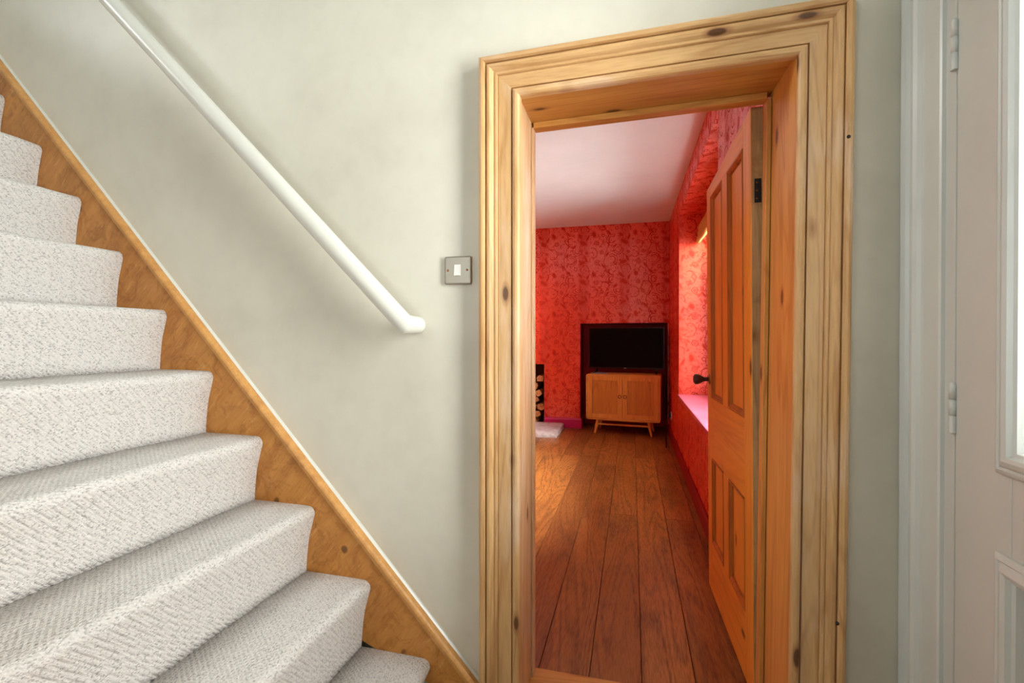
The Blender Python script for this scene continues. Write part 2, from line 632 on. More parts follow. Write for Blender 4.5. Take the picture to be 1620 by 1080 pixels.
g = G()
g.box(LX, 1.0, HB, WY, -0.12, 0)
struct('floor_hall', g, 'stone_floor', 'worn tan stone floor of the hall', 'floor')
g = G()
g.box(-0.95, 1.0, HB, WY, 2.5, 2.6)
g.box(LX, 1.0, HB - 0.2, WY + 0.1, 4.9, 5.0)
g.box(-0.95, -0.90, HB, WY, 2.6, 4.9)
struct('ceiling_hall', g, 'white_ceiling', 'white ceiling over the hall and stairwell', 'ceiling')
g = G()                                          # back wall
for x0, x1, z0, z1 in ((LX, -1.5, 0, 4.9), (-0.4, 1.0, 0, 4.9), (-1.5, -0.4, 0, 1.0), (-1.5, -0.4, 2.1, 4.9)):
    g.box(x0, x1, HB - 0.1, HB, z0, z1)
struct('wall_back', g, 'hall_wall', 'pale sage wall across the hall opposite the pine doorway', 'wall')
g = G()                                          # landing end wall with its window
for y0, y1, z0, z1 in ((HB, -1.0, 0, 4.9), (0.0, WY, 0, 4.9), (-1.0, 0.0, 0, 3.15), (-1.0, 0.0, 4.35, 4.9)):
    g.box(LX - 0.1, LX, y0, y1, z0, z1)
struct('wall_landing', g, 'hall_wall', 'pale sage end wall above the top of the stairs', 'wall')
g = G()
g.box(LX, -2.98, HB, WY - 0.002, 2.45, 2.67)
struct('floor_landing', g, 'carpet', 'pale carpeted landing at the top of the stairs', 'floor')


def casement(name, label, axis, plane, a0, a1, z0, z1, bars, inward):
    """a white framed window in the plane axis=plane; bars: (vertical positions, horizontal positions)"""
    def bx(g, p0, p1, q0, q1, r0, r1):
        (g.box(p0, p1, q0, q1, r0, r1, 0.003) if axis == 'x' else g.box(q0, q1, p0, p1, r0, r1, 0.003))
    loc = (plane, (a0 + a1) / 2, z0) if axis == 'x' else ((a0 + a1) / 2, plane, z0)
    t = thing(name, label, 'window', loc, kind='structure')
    w, d = 0.055, 0.03
    for q0, q1, r0, r1 in ((a0, a0 + w, z0, z1), (a1 - w, a1, z0, z1), (a0 + w, a1 - w, z0, z0 + w), (a0 + w, a1 - w, z1 - w, z1)):
        g = G(); bx(g, plane - d, plane + d, q0, q1, r0, r1)
        part('window_frame', g, 'gloss_white', t)
    vs_ = [a0 + w] + list(bars[0]) + [a1 - w]
    hs_ = [z0 + w] + list(bars[1]) + [z1 - w]
    for q in bars[0]:
        g = G(); bx(g, plane - 0.02, plane + 0.02, q - 0.02, q + 0.02, z0 + w, z1 - w)
        part('mullion', g, 'gloss_white', t)
    for r in bars[1]:
        g = G(); bx(g, plane - 0.019, plane + 0.019, a0 + w, a1 - w, r - 0.025, r + 0.025)
        part('transom', g, 'gloss_white', t)
    for i in range(len(vs_) - 1):
        for j in range(len(hs_) - 1):
            g = G()
            p0, p1, q0, q1, r0, r1 = plane - 0.002, plane + 0.002, vs_[i], vs_[i + 1], hs_[j], hs_[j + 1]
            (g.box(p0, p1, q0, q1, r0, r1) if axis == 'x' else g.box(q0, q1, p0, p1, r0, r1))
            part('pane', g, 'glass', t)
    return t


casement('window_1', 'white framed landing window high above the stairs', 'x', LX - 0.05, -1.0, 0.0, 3.15, 4.35, ([-0.5], [3.8]), 1)

casement('window_fill', 'added white framed window for fill light in the hall wall opposite the stairs', 'y', HB - 0.05, -1.5, -0.4, 1.0, 2.1, ([-0.95], []), 1)  # invented window out of view, put in to carry the hall fill lamp

# front door wall (x = EX), opening y 0.30..1.165, z 0..2.40
g = G()
g.box(EX, EX + 0.25, 1.165, WY, 0, 2.5)
g.box(EX, EX + 0.25, HB, 0.30, 0, 2.5)
g.box(EX, EX + 0.25, 0.30, 1.165, 2.42, 2.5)
struct('wall_entrance', g, 'hall_wall', 'pale wall around the grey white front door', 'wall')

# crumbling filler where the two walls meet
random.seed(3)
g = G()
rings = []
for i in range(90):
    z = 0.02 + i * 0.027
    a = 0.005 + 0.004 * random.random()
    b = 0.004 + 0.004 * random.random()
    rings.append([(EX - a, WY, z), (EX - a * 0.7, WY - b * 0.8, z), (EX - 0.001, WY - b, z), (EX - 0.001, WY - 0.0005, z)])
g.strip(rings)
struct('trim_3', g, 'caulk', 'ragged strip of cracked filler in the wall corner beside the front door', 'filler strip')

# front door architrave and frame (trim_2)
t2 = thing('trim_2', 'moulded off white architrave and frame around the front door', 'door frame', (EX, 0.74, 0), kind='structure')
prof2 = [(0, 0), (0, .020), (.006, .026), (.016, .030), (.026, .026), (.030, .019), (.034, .019), (.040, .025), (.050, .030), (.058, .030),
         (.064, .025), (.068, .018), (.074, .016), (.108, .016), (.114, .020), (.126, .020), (.129, .017), (.129, 0)]
prof2 = [(w * 1.132, d) for w, d in prof2]


def leg2(sgn, yo, ztop):
    rings = []
    for zz in (0.0, 1.0):
        rings.append([(EX - d, yo + sgn * w, 0.0 if zz == 0 else ztop - w) for w, d in prof2])
    return G().strip(rings)


part('architrave_leg', leg2(-1, 1.326, 2.47), 'gloss_trim', t2)
part('architrave_leg', leg2(1, 0.165, 2.47), 'gloss_trim', t2)
part('architrave_head', G().strip([[(EX - d, (1.326 - w) if k else (0.165 + w), 2.47 - w) for w, d in prof2] for k in (0, 1)]), 'gloss_trim', t2)
part('frame_post', G().box(DX + 0.0005, EX + 0.09, 1.1500, 1.197, 0, 2.41, 0.002), 'grey_white', t2)
part('frame_post', G().box(DX + 0.0005, EX + 0.09, 0.295, 0.335, 0, 2.41, 0.002), 'grey_white', t2)
part('frame_head', G().box(DX + 0.0005, EX + 0.09, 0.335, 1.1485, 2.37, 2.41, 0.002), 'grey_white', t2)
part('transom_rail', G().box(DX + 0.0005, EX + 0.09, 0.335, 1.1485, 2.03, 2.09, 0.002), 'grey_white', t2)
part('fanlight_pane', G().box(EX + 0.040, EX + 0.044, 0.335, 1.1485, 2.09, 2.37), 'glass', t2)

# front door leaf (door_2)
d2 = thing('door_2', 'pale grey front door with a bright glazed upper panel', 'door', (DX, 0.745, 0), kind='structure')


def fb(name, y0, y1, z0, z1, x0=0.0, x1=0.045, bev=0.002, mat='grey_white', parent=d2):
    return part(name, G().box(DX + x0, DX + x1, y0, y1, z0, z1, bev), mat, parent)


Y0, Y1 = 0.338, 1.1455
SW = 0.147
fb('stile', Y1 - SW, Y1, 0.012, 2.025)
fb('stile', Y0, Y0 + SW, 0.012, 2.025)
fb('top_rail', Y0 + SW, Y1 - SW, 1.90, 2.025)
fb('lock_rail', Y0 + SW, Y1 - SW, 0.6975, 0.889, x0=0.0006)
fb('bottom_rail', Y0 + SW, Y1 - SW, 0.012, 0.20)
fb('glass_pane', Y0 + SW, Y1 - SW, 0.889, 1.90, 0.020, 0.025, 0, 'glass')
fb('lower_panel', Y0 + SW, Y1 - SW, 0.20, 0.6975, 0.016, 0.030, 0, 'panel_taupe')
# bolection mouldings: profile (across from the outer edge, height towards the hall)
bol = [(0, 0), (0, .006), (.004, .010), (.009, .012), (.012, .010), (.013, .008), (.018, .013), (.026, .016), (.033, .013), (.037, .006), (.042, .003), (.046, -.014), (.046, -.018), (0, -.001)]


def mould_frame(parent, y0, y1, z0, z1, out):
    y0 -= out; y1 += out; z0 -= out; z1 += out
    c = lambda w, d, k: {0: (DX - d, y0 + w, z0 + w), 1: (DX - d, y1 - w, z0 + w), 2: (DX - d, y1 - w, z1 - w), 3: (DX - d, y0 + w, z1 - w)}[k]
    for k in range(4):
        part('moulding', G().strip([[c(w, d, k) for w, d in bol], [c(w, d, (k + 1) % 4) for w, d in bol]]), 'grey_white', parent)


mould_frame(d2, Y0 + SW, Y1 - SW, 0.889, 1.90, 0.026)
mould_frame(d2, Y0 + SW, Y1 - SW, 0.20, 0.6975, 0.026)
for zc in (1.690, 0.960, 0.25):
    h = part('hinge', G().lathe([(0.0065, -0.05), (0.0062, -0.047), (0.0062, -0.016), (0.0040, -0.0155), (0.0040, -0.0145), (0.0062, -0.014), (0.0062, 0.016),
                                 (0.0040, 0.0165), (0.0040, 0.0175), (0.0062, 0.018), (0.0062, 0.047), (0.0035, 0.052)], (DX - 0.004, 1.1470, zc), (0, 0, 1), 12), 'grey_white', d2)

# ------------------------------------------------------------------ the setting: red room
FY = 5.84            # far wall face
RX = 0.42            # window wall face
BX = -3.6            # opposite side wall
CZ0, CZ1 = 2.385, 2.475   # ceiling height near / far

sub = struct('floor_parlour', G().box(BX, 1.0, 1.545, 6.4, -0.06, -0.021), 'subfloor', 'wide dark oak boarded floor of the red room', 'floor')
random.seed(21)
PW = 0.1665
edges = [0.032 - PW * k for k in range(22, -1, -1)] + [0.199, 0.365, 0.425]
for i in range(len(edges) - 1):
    x0, x1 = edges[i], edges[i + 1]
    y = 1.547
    first = True
    while y < 6.215:
        ln = random.uniform(1.5, 3.0) if not first else random.uniform(0.9, 3.2)
        first = False
        y1 = min(6.215, y + ln)
        if 6.215 - y1 < 0.5: y1 = 6.215
        dz = random.uniform(-0.0009, 0.0)
        link('floorboard', G().box(x0 + 0.0012, x1 - 0.0012, y + 0.0008, y1 - 0.0008, -0.021, dz, 0.0012, seg=1), 'boards', sub)
        y = y1

# far wall: fireplace opening and television recess left open
FPX0, FPX1, FPZ = -1.80, -1.064, 0.78
RCX0, RCX1, RCZ = -0.617, 0.405, 1.286
g = G()
for x0, x1, z0, z1 in ((BX - 0.1, FPX0, 0, 2.7), (FPX0, FPX1, FPZ, 2.7), (FPX1, RCX0, 0, 2.7), (RCX0, RCX1, RCZ, 2.7), (RCX1, 1.0, 0, 2.7)):
    g.box(x0, x1, FY, FY + 0.45, z0 if z0 else -0.05, z1)
wf = struct('wall_far', g, 'paper_x', 'crimson patterned papered far wall with log opening and television recess', 'wall')
e = 0.002
g = G()
g.box(RCX0, RCX1, 6.22, 6.28, -0.05, RCZ)
g.box(RCX0, RCX0 + e, FY + 0.003, 6.22, 0, RCZ)
g.box(RCX1 - e, RCX1, FY + 0.003, 6.22, 0, RCZ)
g.box(RCX0, RCX1, FY + 0.003, 6.22, RCZ - e, RCZ)
link('recess_lining', g, 'crimson_paint', wf)
g = G()
g.box(FPX0, FPX1, 6.26, 6.30, -0.05, FPZ)
g.box(FPX0, FPX0 + e, FY + 0.004, 6.26, 0, FPZ)
g.box(FPX1 - e, FPX1, FY + 0.004, 6.26, 0, FPZ)
g.box(FPX0, FPX1, FY + 0.004, 6.26, FPZ - e, FPZ)
g.box(FPX0, FPX1, FY + 0.004, 6.26, 0.001, 0.012)
link('fireplace_lining', g, 'soot', wf)

# window wall with a splayed niche
NY0, NY1, NZ0, NZ1 = 2.59, 4.64, 0.585, 2.245
NX = 0.71
g = G()
g.box(RX, RX + 0.5, 1.535, NY0, 0, 2.7)
g.box(RX, RX + 0.5, NY0, NY1, 0, NZ0 - 0.02)
g.box(RX, RX + 0.5, NY0, NY1, NZ1, 2.7)
g.box(RX, RX + 0.5, NY1, FY + 0.0, 0, 2.7)
ww = struct('wall_window', g, 'paper_y', 'crimson papered right hand wall below and around the window niche', 'wall')
g = G()   # splayed far cheek, solid wedge
g.strip([[(RX + 0.001, NY1, z), (RX + 0.001, NY1 - 0.002, z), (RX + 0.49, NY1 - 0.004, z), (RX + 0.49, NY1, z)] for z in (NZ0, NZ1)])
link('niche_cheek', g, 'paper_x', ww)
g = G()
g.strip([[(RX + 0.001, NY0, z), (RX + 0.49, NY0, z), (RX + 0.49, NY0 + 0.004, z), (RX + 0.001, NY0 + 0.002, z)] for z in (NZ0, NZ1)])
link('niche_cheek', g, 'paper_x', ww)
g = G()
g.box(RX + 0.001, RX + 0.49, NY0 + 0.01, NY1 - 0.01, NZ1 - 0.004, NZ1)
link('niche_soffit', g, 'paper_soffit', ww)
g = G().box(RX - 0.012, RX + 0.49, NY0 - 0.02, NY1 + 0.005, NZ0 - 0.028, NZ0, 0.004)
struct('trim_4', g, 'sill_paint', 'glossy pink window sill on the right hand wall', 'window sill')
casement('window_2', 'white framed window in the red room behind the open pine door', 'x', NX, NY0 + 0.006, NY1 - 0.006, NZ0, NZ1 - 0.005, ([3.25, 3.95], [1.40]), 1)

g = G().box(BX - 0.1, BX, 1.515, FY, 0, 2.7)
struct('wall_side', g, 'paper_y', 'crimson papered wall on the hidden side of the red room', 'wall')
g = G()
sl = (CZ1 - CZ0) / (FY - 1.535)
g.raw([(x, y, CZ0 + (y - 1.535) * sl + dz) for x in (BX, RX + 0.45) for y in (1.535, FY + 0.1) for dz in (0, 0.08)],
      [(0, 1, 3, 2), (4, 6, 7, 5), (0, 4, 5, 1), (2, 3, 7, 6), (0, 2, 6, 4), (1, 5, 7, 3)])
struct('ceiling_parlour', g, 'white_ceiling', 'sloping white ceiling of the red room', 'ceiling')


def skirting(name, pts, normals, label, h=0.125, d=0.020):
    """pts: floor corners along the wall face; normals: outward offset direction per corner"""
    prof = [(0, 0), (d, 0), (d, h - 0.022), (d - 0.006, h - 0.012), (d - 0.010, h - 0.004), (0.004, h), (0, h)]
    g = G().strip([[(px + nx * a, py + ny * a, b) for a, b in prof] for (px, py), (nx, ny) in zip(pts, normals)])
    return struct(name, g, 'magenta_gloss', label, 'skirting board')


skirting('baseboard_far', [(FPX1 + 0.001, FY), (RCX0, FY), (RCX0, 6.2)], [(0, -1), (1, -1), (1, 0)], 'magenta skirting board below the crimson paper between logs and recess')
g = G()
prof = [(0, 0), (0.02, 0), (0.02, 0.085), (0.012, 0.098), (0, 0.10)]
g.strip([[(RX - a, y, b) for a, b in prof] for y in (1.6, FY - 0.001)])
struct('baseboard_right', g, 'crimson_skirt', 'deep crimson skirting board along the wall under the window', 'skirting board')

# ------------------------------------------------------------------ pine doorway (trim_1)
XL, XR, ZT, CW = -0.4255, 0.505, 1.902, 0.117
t1 = thing('trim_1', 'stripped pine doorway casing with deep moulded architrave and lining', 'door casing', (0.04, 1.40, 0), kind='structure')
prof1 = [(0, 0), (0, .037), (.003, .041), (.009, .043), (.015, .041), (.018, .036), (.0185, .026), (.0205, .026), (.021, .034), (.025, .037),
         (.031, .037), (.037, .033), (.041, .027), (.0435, .0245), (.044, .0275), (.050, .0275), (.0515, .0245), (.052, .0195), (.0535, .0195), (.054, .0215),
         (.0915, .0215), (.092, .013), (.0945, .013), (.095, .021), (.098, .0255), (.104, .0275), (.111, .0265), (.1155, .022), (.117, .016), (.117, 0)]
NS = 8


def loft(ring_fn):
    g = G()
    g.strip([ring_fn(i / NS) for i in range(NS + 1)])
    return g.map(warp)


part('architrave_leg', loft(lambda t: [(XL + w, WY - d, t * (ZT - w)) for w, d in prof1]), 'casing_z', t1)
part('architrave_leg', loft(lambda t: [(XR - w, WY - d, t * (ZT - w)) for w, d in prof1]), 'casing_z', t1)
part('architrave_head', loft(lambda t: [((XL + w) + t * ((XR - w) - (XL + w)), WY - d, ZT - w) for w, d in prof1]), 'casing_x', t1)


def wbox(*a):
    return G().box(*a).map(warp)


# lining boards (the right one splays slightly)
part('lining_side', wbox(-0.334, -0.316, 1.315, 1.534, 0, 1.793), 'casing_worn', t1)
g = G().strip([[(0.3875, 1.315, z), (0.409, 1.315, z), (0.409, 1.534, z), (0.380, 1.534, z)] for z in (0, 1.793)]).map(warp)
part('lining_side', g, 'lining_z', t1)
part('lining_head', wbox(-0.334, 0.409, 1.315, 1.534, 1.793, 1.813), 'lining_x', t1)
part('door_stop', wbox(-0.3158, -0.309, 1.498, 1.536, 0, 1.776, 0.0015), 'casing_worn', t1)
part('door_stop', wbox(0.3665, 0.3795, 1.500, 1.536, 0, 1.776, 0.002), 'lining_z', t1)
part('door_stop', wbox(-0.309, 0.3665, 1.498, 1.536, 1.774, 1.7925, 0.0015), 'lining_x', t1)
part('threshold', G().box(-0.334, 0.385, 1.300, 1.5455, -0.01, 0.004, 0.002), 'lining_x', t1)
# nail heads and a peg left in the wood
for (nx, nz) in ((0.492, 1.565), (0.484, 0.415)):
    x, y, z = warp(nx, WY - 0.041, nz)
    part('nail_head', G().lathe([(0.004, 0), (0.0045, 0.002), (0.003, 0.004), (0.0, 0.0045)], (x, y, z), (0, -1, 0), 10), 'iron', t1)

# ------------------------------------------------------------------ pine panel door (door_1), hinged on the right, open into the red room
d1 = thing('door_1', 'orange pine four panel door standing open into the red room', 'door', (0.357, 1.560, 0.008), R(91.9), kind='structure')
d1.rotation_euler = Matrix.Rotation(R(0.45), 4, 'Y').to_3x3().to_euler() if False else (R(-0.45), 0, R(91.9))
LW, TH = 0.70, 0.036


def ztop(s): return 1.786 - 0.040 * s / LW


def leaf(name, s0, s1, z0, z1, mat, top=False, dep=0.0):
    g = G()
    zz = (lambda s: ztop(s)) if top else (lambda s: z1)
    bm = bmesh.new()
    pts = [(s0, 0 - dep, z0), (s1, 0 - dep, z0), (s1, 0 - dep, zz(s1)), (s0, 0 - dep, zz(s0))]
    a = [bm.verts.new(p) for p in pts]
    b = [bm.verts.new((p[0], -TH + dep, p[2])) for p in pts]
    bm.faces.new(a); bm.faces.new(list(reversed(b)))
    for i in range(4):
        j = (i + 1) % 4
        bm.faces.new((a[i], b[i], b[j], a[j]))
    if not dep:
        bmesh.ops.bevel(bm, geom=list(bm.edges), offset=0.0012, segments=1, affect='EDGES')
    bm.verts.index_update()
    g.raw([v.co[:] for v in bm.verts], [[v.index for v in f.verts] for f in bm.faces])
    bm.free()
    return lpart(name, g, mat, d1)


ST0, P1, P2, P3 = 0.088, 0.310, 0.395, 0.618
o = leaf('stile', 0, ST0, 0, 0, 'door_z', True)
leaf('stile', P3, LW, 0, 0, 'door_z', True)
leaf('top_rail', ST0, P3, 1.700, 0, 'door_x', True)
leaf('lock_rail', ST0, P3, 0.582, 0.838, 'door_x')
leaf('bottom_rail', ST0, P3, 0, 0.215, 'door_x')
leaf('muntin', P1, P2, 0.838, 1.700, 'door_z')
leaf('muntin', P1, P2, 0.215, 0.582, 'door_z')
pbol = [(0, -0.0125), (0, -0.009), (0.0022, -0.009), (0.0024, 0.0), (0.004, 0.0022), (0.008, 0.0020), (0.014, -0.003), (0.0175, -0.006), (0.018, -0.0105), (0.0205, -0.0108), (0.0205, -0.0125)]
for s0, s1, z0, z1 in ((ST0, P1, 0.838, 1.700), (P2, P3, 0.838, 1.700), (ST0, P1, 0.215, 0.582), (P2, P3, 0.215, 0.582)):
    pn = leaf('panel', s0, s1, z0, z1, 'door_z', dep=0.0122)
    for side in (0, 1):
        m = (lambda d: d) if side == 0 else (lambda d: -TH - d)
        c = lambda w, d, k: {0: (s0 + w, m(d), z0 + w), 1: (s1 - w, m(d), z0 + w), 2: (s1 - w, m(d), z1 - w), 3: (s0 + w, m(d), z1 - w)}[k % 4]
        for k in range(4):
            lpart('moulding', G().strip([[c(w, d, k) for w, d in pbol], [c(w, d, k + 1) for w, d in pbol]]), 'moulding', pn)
        # grimy line where the moulding meets the frame
# worn hinge edge: a thin skin on the edge of the hanging stile
lpart('hinge_edge', G().box(-0.0008, 0.0004, -TH + 0.002, -0.0018, 0.002, ztop(0) - 0.002), 'door_edge', d1, 'grubby bare wood hinge edge')
for zc in (1.535, 0.225):
    hg = lpart('hinge', G().box(-0.0022, -0.0008, -TH + 0.007, -0.0215 + 0.012, zc - 0.036, zc + 0.036, 0.0005), 'iron', d1, 'black iron butt hinge')
    for k in (-0.024, 0.0, 0.024):
        lpart('screw', G().lathe([(0.003, 0), (0.0032, 0.0006), (0.0, 0.0012)], (-0.0022, -0.017, zc + k), (-1, 0, 0), 8), 'brass', hg)
kn = lpart('knob', G().lathe([(0.010, 0.0), (0.009, 0.012), (0.010, 0.020), (0.016, 0.030), (0.0215, 0.040), (0.0235, 0.050), (0.0215, 0.058), (0.014, 0.0635), (0.0, 0.065)],
                             (0.655, 0.004, 0.915), (0, 1, 0), 24), 'knob_wood', d1, 'dark turned wooden knob')
lpart('rose', G().lathe([(0.022, 0.0), (0.0215, 0.003), (0.016, 0.006), (0.0, 0.0065)], (0.655, 0.0, 0.915), (0, 1, 0), 20), 'brass', kn)
kn2 = lpart('knob', G().lathe([(0.010, 0.0), (0.009, 0.012), (0.016, 0.022), (0.0235, 0.032), (0.014, 0.042), (0.0, 0.043)], (0.655, -TH, 0.915), (0, -1, 0), 20), 'knob_wood', d1)
lpart('latch_plate', G().box(LW - 0.0005, LW + 0.001, -TH + 0.008, -0.008, 0.86, 0.97), 'brass', d1)

# ------------------------------------------------------------------ staircase
SX0, SZ0, GO, RI = -0.5815, 0.1452, 0.1975, 0.2111
SYW = WY - 0.024     # face of the wall string
SYO = 0.46           # outer side of the flight
NSTEP = 13
stair = thing('staircase', 'steep staircase in pale loop carpet against a pine wall string', 'staircase', (-1.7, 0.9, 0))


def step_profile(k):
    """outline of one carpeted step in x,z: tread back, nosing, slanting riser"""
    xn, zt = SX0 - GO * k, SZ0 + RI * k
    zb = zt - RI if k else 0.0
    xr = xn - 0.031
    pts = [(xn - GO - 0.034, zt + 0.003), (xn - 0.12, zt + 0.002), (xn - 0.04, zt + 0.001)]
    for i in range(9):          # rounded nosing
        a = R(88 - i * 14)
        r = 0.022
        pts.append((xn - r + r * math.cos(a), zt - r + r * math.sin(a)))
    h = zt - zb
    for t in (0.35, 0.5, 0.7, 0.85, 1.0):
        pts.append((xr + (xn - 0.006 - xr) * (1 - t) ** 1.7, zt - 0.03 - (h - 0.03) * t + 0.001))
    pts += [(xn - GO - 0.034, zb + 0.001)]
    return pts


for k in range(NSTEP):
    pr = step_profile(k)
    ys = [SYO + (SYW - 0.003 - SYO) * i / 14 for i in range(15)]
    random.seed(100 + k)
    wob = [random.uniform(-0.0015, 0.0015) for _ in ys]
    rings = [[(x + w * 0.6, y, z + (w if j < 12 else 0)) for j, (x, z) in enumerate(pr)] for y, w in zip(ys, wob)]
    # fold the edge of the carpet down a touch at the string
    rings.append([(x - 0.002, SYW - 0.0005, z - 0.003) for x, z in pr])
    g = G().strip(rings)
    g.sm = [True] * len(g.f)
    g.sm[-1] = g.sm[-2] = False
    so = part('carpeted_step', g, 'carpet', stair)

SLP = 1.0667
TX, TZ = -0.4502, 0.1081     # a point on the top edge of the wall string


def string_geo(y0, y1, top_off, bot_off, x_lo=-0.42, x_hi=-3.05):
    """a raking board: top edge line raised by top_off, bottom edge lowered by bot_off (both vertical offsets)"""
    line = lambda x: TZ + SLP * (TX - x)
    xs = [x_lo, -1.0, -1.7, -2.4, x_hi]
    rings = []
    for x in xs:
        a, b = line(x) + top_off, max(0.0, line(x) - bot_off)
        rings.append([(x, y0, b), (x, y1, b), (x, y1, a), (x, y0, a)])
    return G().strip(rings)


ws = part('string_board', string_geo(SYW, WY - 0.0005, -0.022, 0.45), 'string', stair, 'stained knotty pine board against the wall')
# capping: a rounded bead along the top edge
line = lambda x: TZ + SLP * (TX - x)
cap = [(WY - 0.0005, 0.0), (WY - 0.026, 0.0), (WY - 0.031, -0.006), (WY - 0.033, -0.014), (WY - 0.032, -0.022), (WY - 0.028, -0.030), (WY - 0.0255, -0.036), (WY - 0.0245, -0.040), (WY - 0.0005, -0.040)]
CAPL = [[(x, y, line(x) + z) for y, z in cap] for x in (-0.42, -1.0, -1.7, -2.4, -3.05)]
so = link('capping', G().strip(CAPL), 'capping', ws, tuple(stair.location))
g = G().strip([[(x, WY - a, line(x) + b) for a, b in ((0.0002, 0.007), (0.005, 0.006), (0.010, 0.0005), (0.0002, 0.0005))] for x in (-0.43, -1.0, -1.7, -2.4, -3.05)])
link('paint_line', g, 'gloss_white', ws, tuple(stair.location))
part('outer_string', string_geo(SYO - 0.035, SYO - 0.002, 0.03, 3.0), 'string', stair)

# ------------------------------------------------------------------ handrail
hr = thing('handrail', 'round off white wall handrail rising along the stairs', 'handrail', (-0.63, 1.245, 1.14))
HY = WY - 0.085
hs = (2.2623 - 1.1499) / (1.7443 - 0.642)
HX, HZ = -0.622, 1.1300
ddir = Vector((-1, 0, hs)).normalized()
rr = 0.0275


def ring_at(p, cut_n, axis_dir):
    """ring of the tube of direction axis_dir cut by the plane through p with normal cut_n"""
    axis_dir = axis_dir.normalized()
    a = axis_dir.cross(Vector((0, 1, 0.001))).normalized()
    b = axis_dir.cross(a).normalized()
    out = []
    for k in range(24):
        q = (a * math.cos(2 * math.pi * k / 24) + b * math.sin(2 * math.pi * k / 24)) * rr
        t = -q.dot(cut_n) / axis_dir.dot(cut_n)
        out.append(p + q + axis_dir * t)
    return out


pc = Vector((HX, HY, HZ)) + ddir * 0.016
into = Vector((0, 1, 0))
mit = (ddir - into).normalized()
far_end = pc + ddir * 3.0
g = G().strip([ring_at(pc, mit, ddir), ring_at(far_end, ddir, ddir)], sm=True)
rail = part('rail', g, 'gloss_white', hr)
# return into the wall: same mitre ring, carried straight back
mr = ring_at(pc, mit, ddir)
g = G().strip([mr, [Vector((q.x * 0.92 + pc.x * 0.08, WY - 0.0005, q.z * 0.92 + pc.z * 0.08)) for q in mr]], sm=True)
part('wall_return', g, 'gloss_white', hr)
for s in (1.15, 2.5):
    p = pc + ddir * s
    g = G().tube([p + Vector((0, 0.0, -0.02)), p + Vector((0, 0.03, -0.045)), p + Vector((0, 0.075, -0.05))], 0.006, 8)
    if s > 2: part('bracket', g, 'gloss_white', hr)

# ------------------------------------------------------------------ light switch
sw = thing('light_switch', 'brushed nickel light switch with white rocker beside the pine doorway', 'light switch', (-0.5008, WY, 1.302))
cx, cz, hw = -0.5008, 1.3020, 0.0415
g = G()
rings = []
for d, ins in ((0.0, 0.001), (0.0075, 0.0), (0.0092, 0.0015), (0.0098, 0.0045)):
    r = 0.004
    pts = []
    for qx, qz, a0 in ((1, 1, 0), (-1, 1, 90), (-1, -1, 180), (1, -1, 270)):
        for a in (0, 45, 90):
            pts.append((cx + qx * (hw - ins - r) + r * math.cos(R(a0 + a)), WY - d, cz + qz * (hw - ins - r) + r * math.sin(R(a0 + a))))
    rings.append(pts)
g.strip(rings)
part('plate', g, 'nickel', sw)
g = G()
g.raw([(cx - 0.010, WY - 0.0095, cz - 0.017), (cx + 0.010, WY - 0.0095, cz - 0.017), (cx + 0.010, WY - 0.0095, cz + 0.017), (cx - 0.010, WY - 0.0095, cz + 0.017),
       (cx - 0.0092, WY - 0.0155, cz - 0.0160), (cx + 0.0092, WY - 0.0155, cz - 0.0160), (cx + 0.0092, WY - 0.0115, cz + 0.0160), (cx - 0.0092, WY - 0.0115, cz + 0.0160)],
      [(0, 1, 5, 4), (1, 2, 6, 5), (2, 3, 7, 6), (3, 0, 4, 7), (4, 5, 6, 7), (3, 2, 1, 0)])
part('rocker', g, 'white_plastic', sw, 'white rocker')
for s in (-1, 1):
    part('screw', G().lathe([(0.0034, 0.0), (0.0034, 0.0006), (0.002, 0.0012), (0.0, 0.0012)], (cx + s * 0.030, WY - 0.0095, cz), (0, -1, 0), 12), 'brass', sw)

# ------------------------------------------------------------------ television cabinet
cb = thing('tv_cabinet', 'golden oak two door cabinet on splayed legs in the recess', 'cabinet', (-0.085, 5.72, 0), R(-6.5))
BW, BD, Z0, Z1 = 0.83, 0.40, 0.165, 0.690


def rrect(x0, x1, z0, z1, r, n=5):
    pts = []
    for qx, qz, a0 in ((x1 - r, z1 - r, 0), (x0 + r, z1 - r, 90), (x0 + r, z0 + r, 180), (x1 - r, z0 + r, 270)):
        for i in range(n):
            a = R(a0 + 90 * i / (n - 1))
            pts.append((qx + r * math.cos(a), qz + r * math.sin(a)))
    return pts


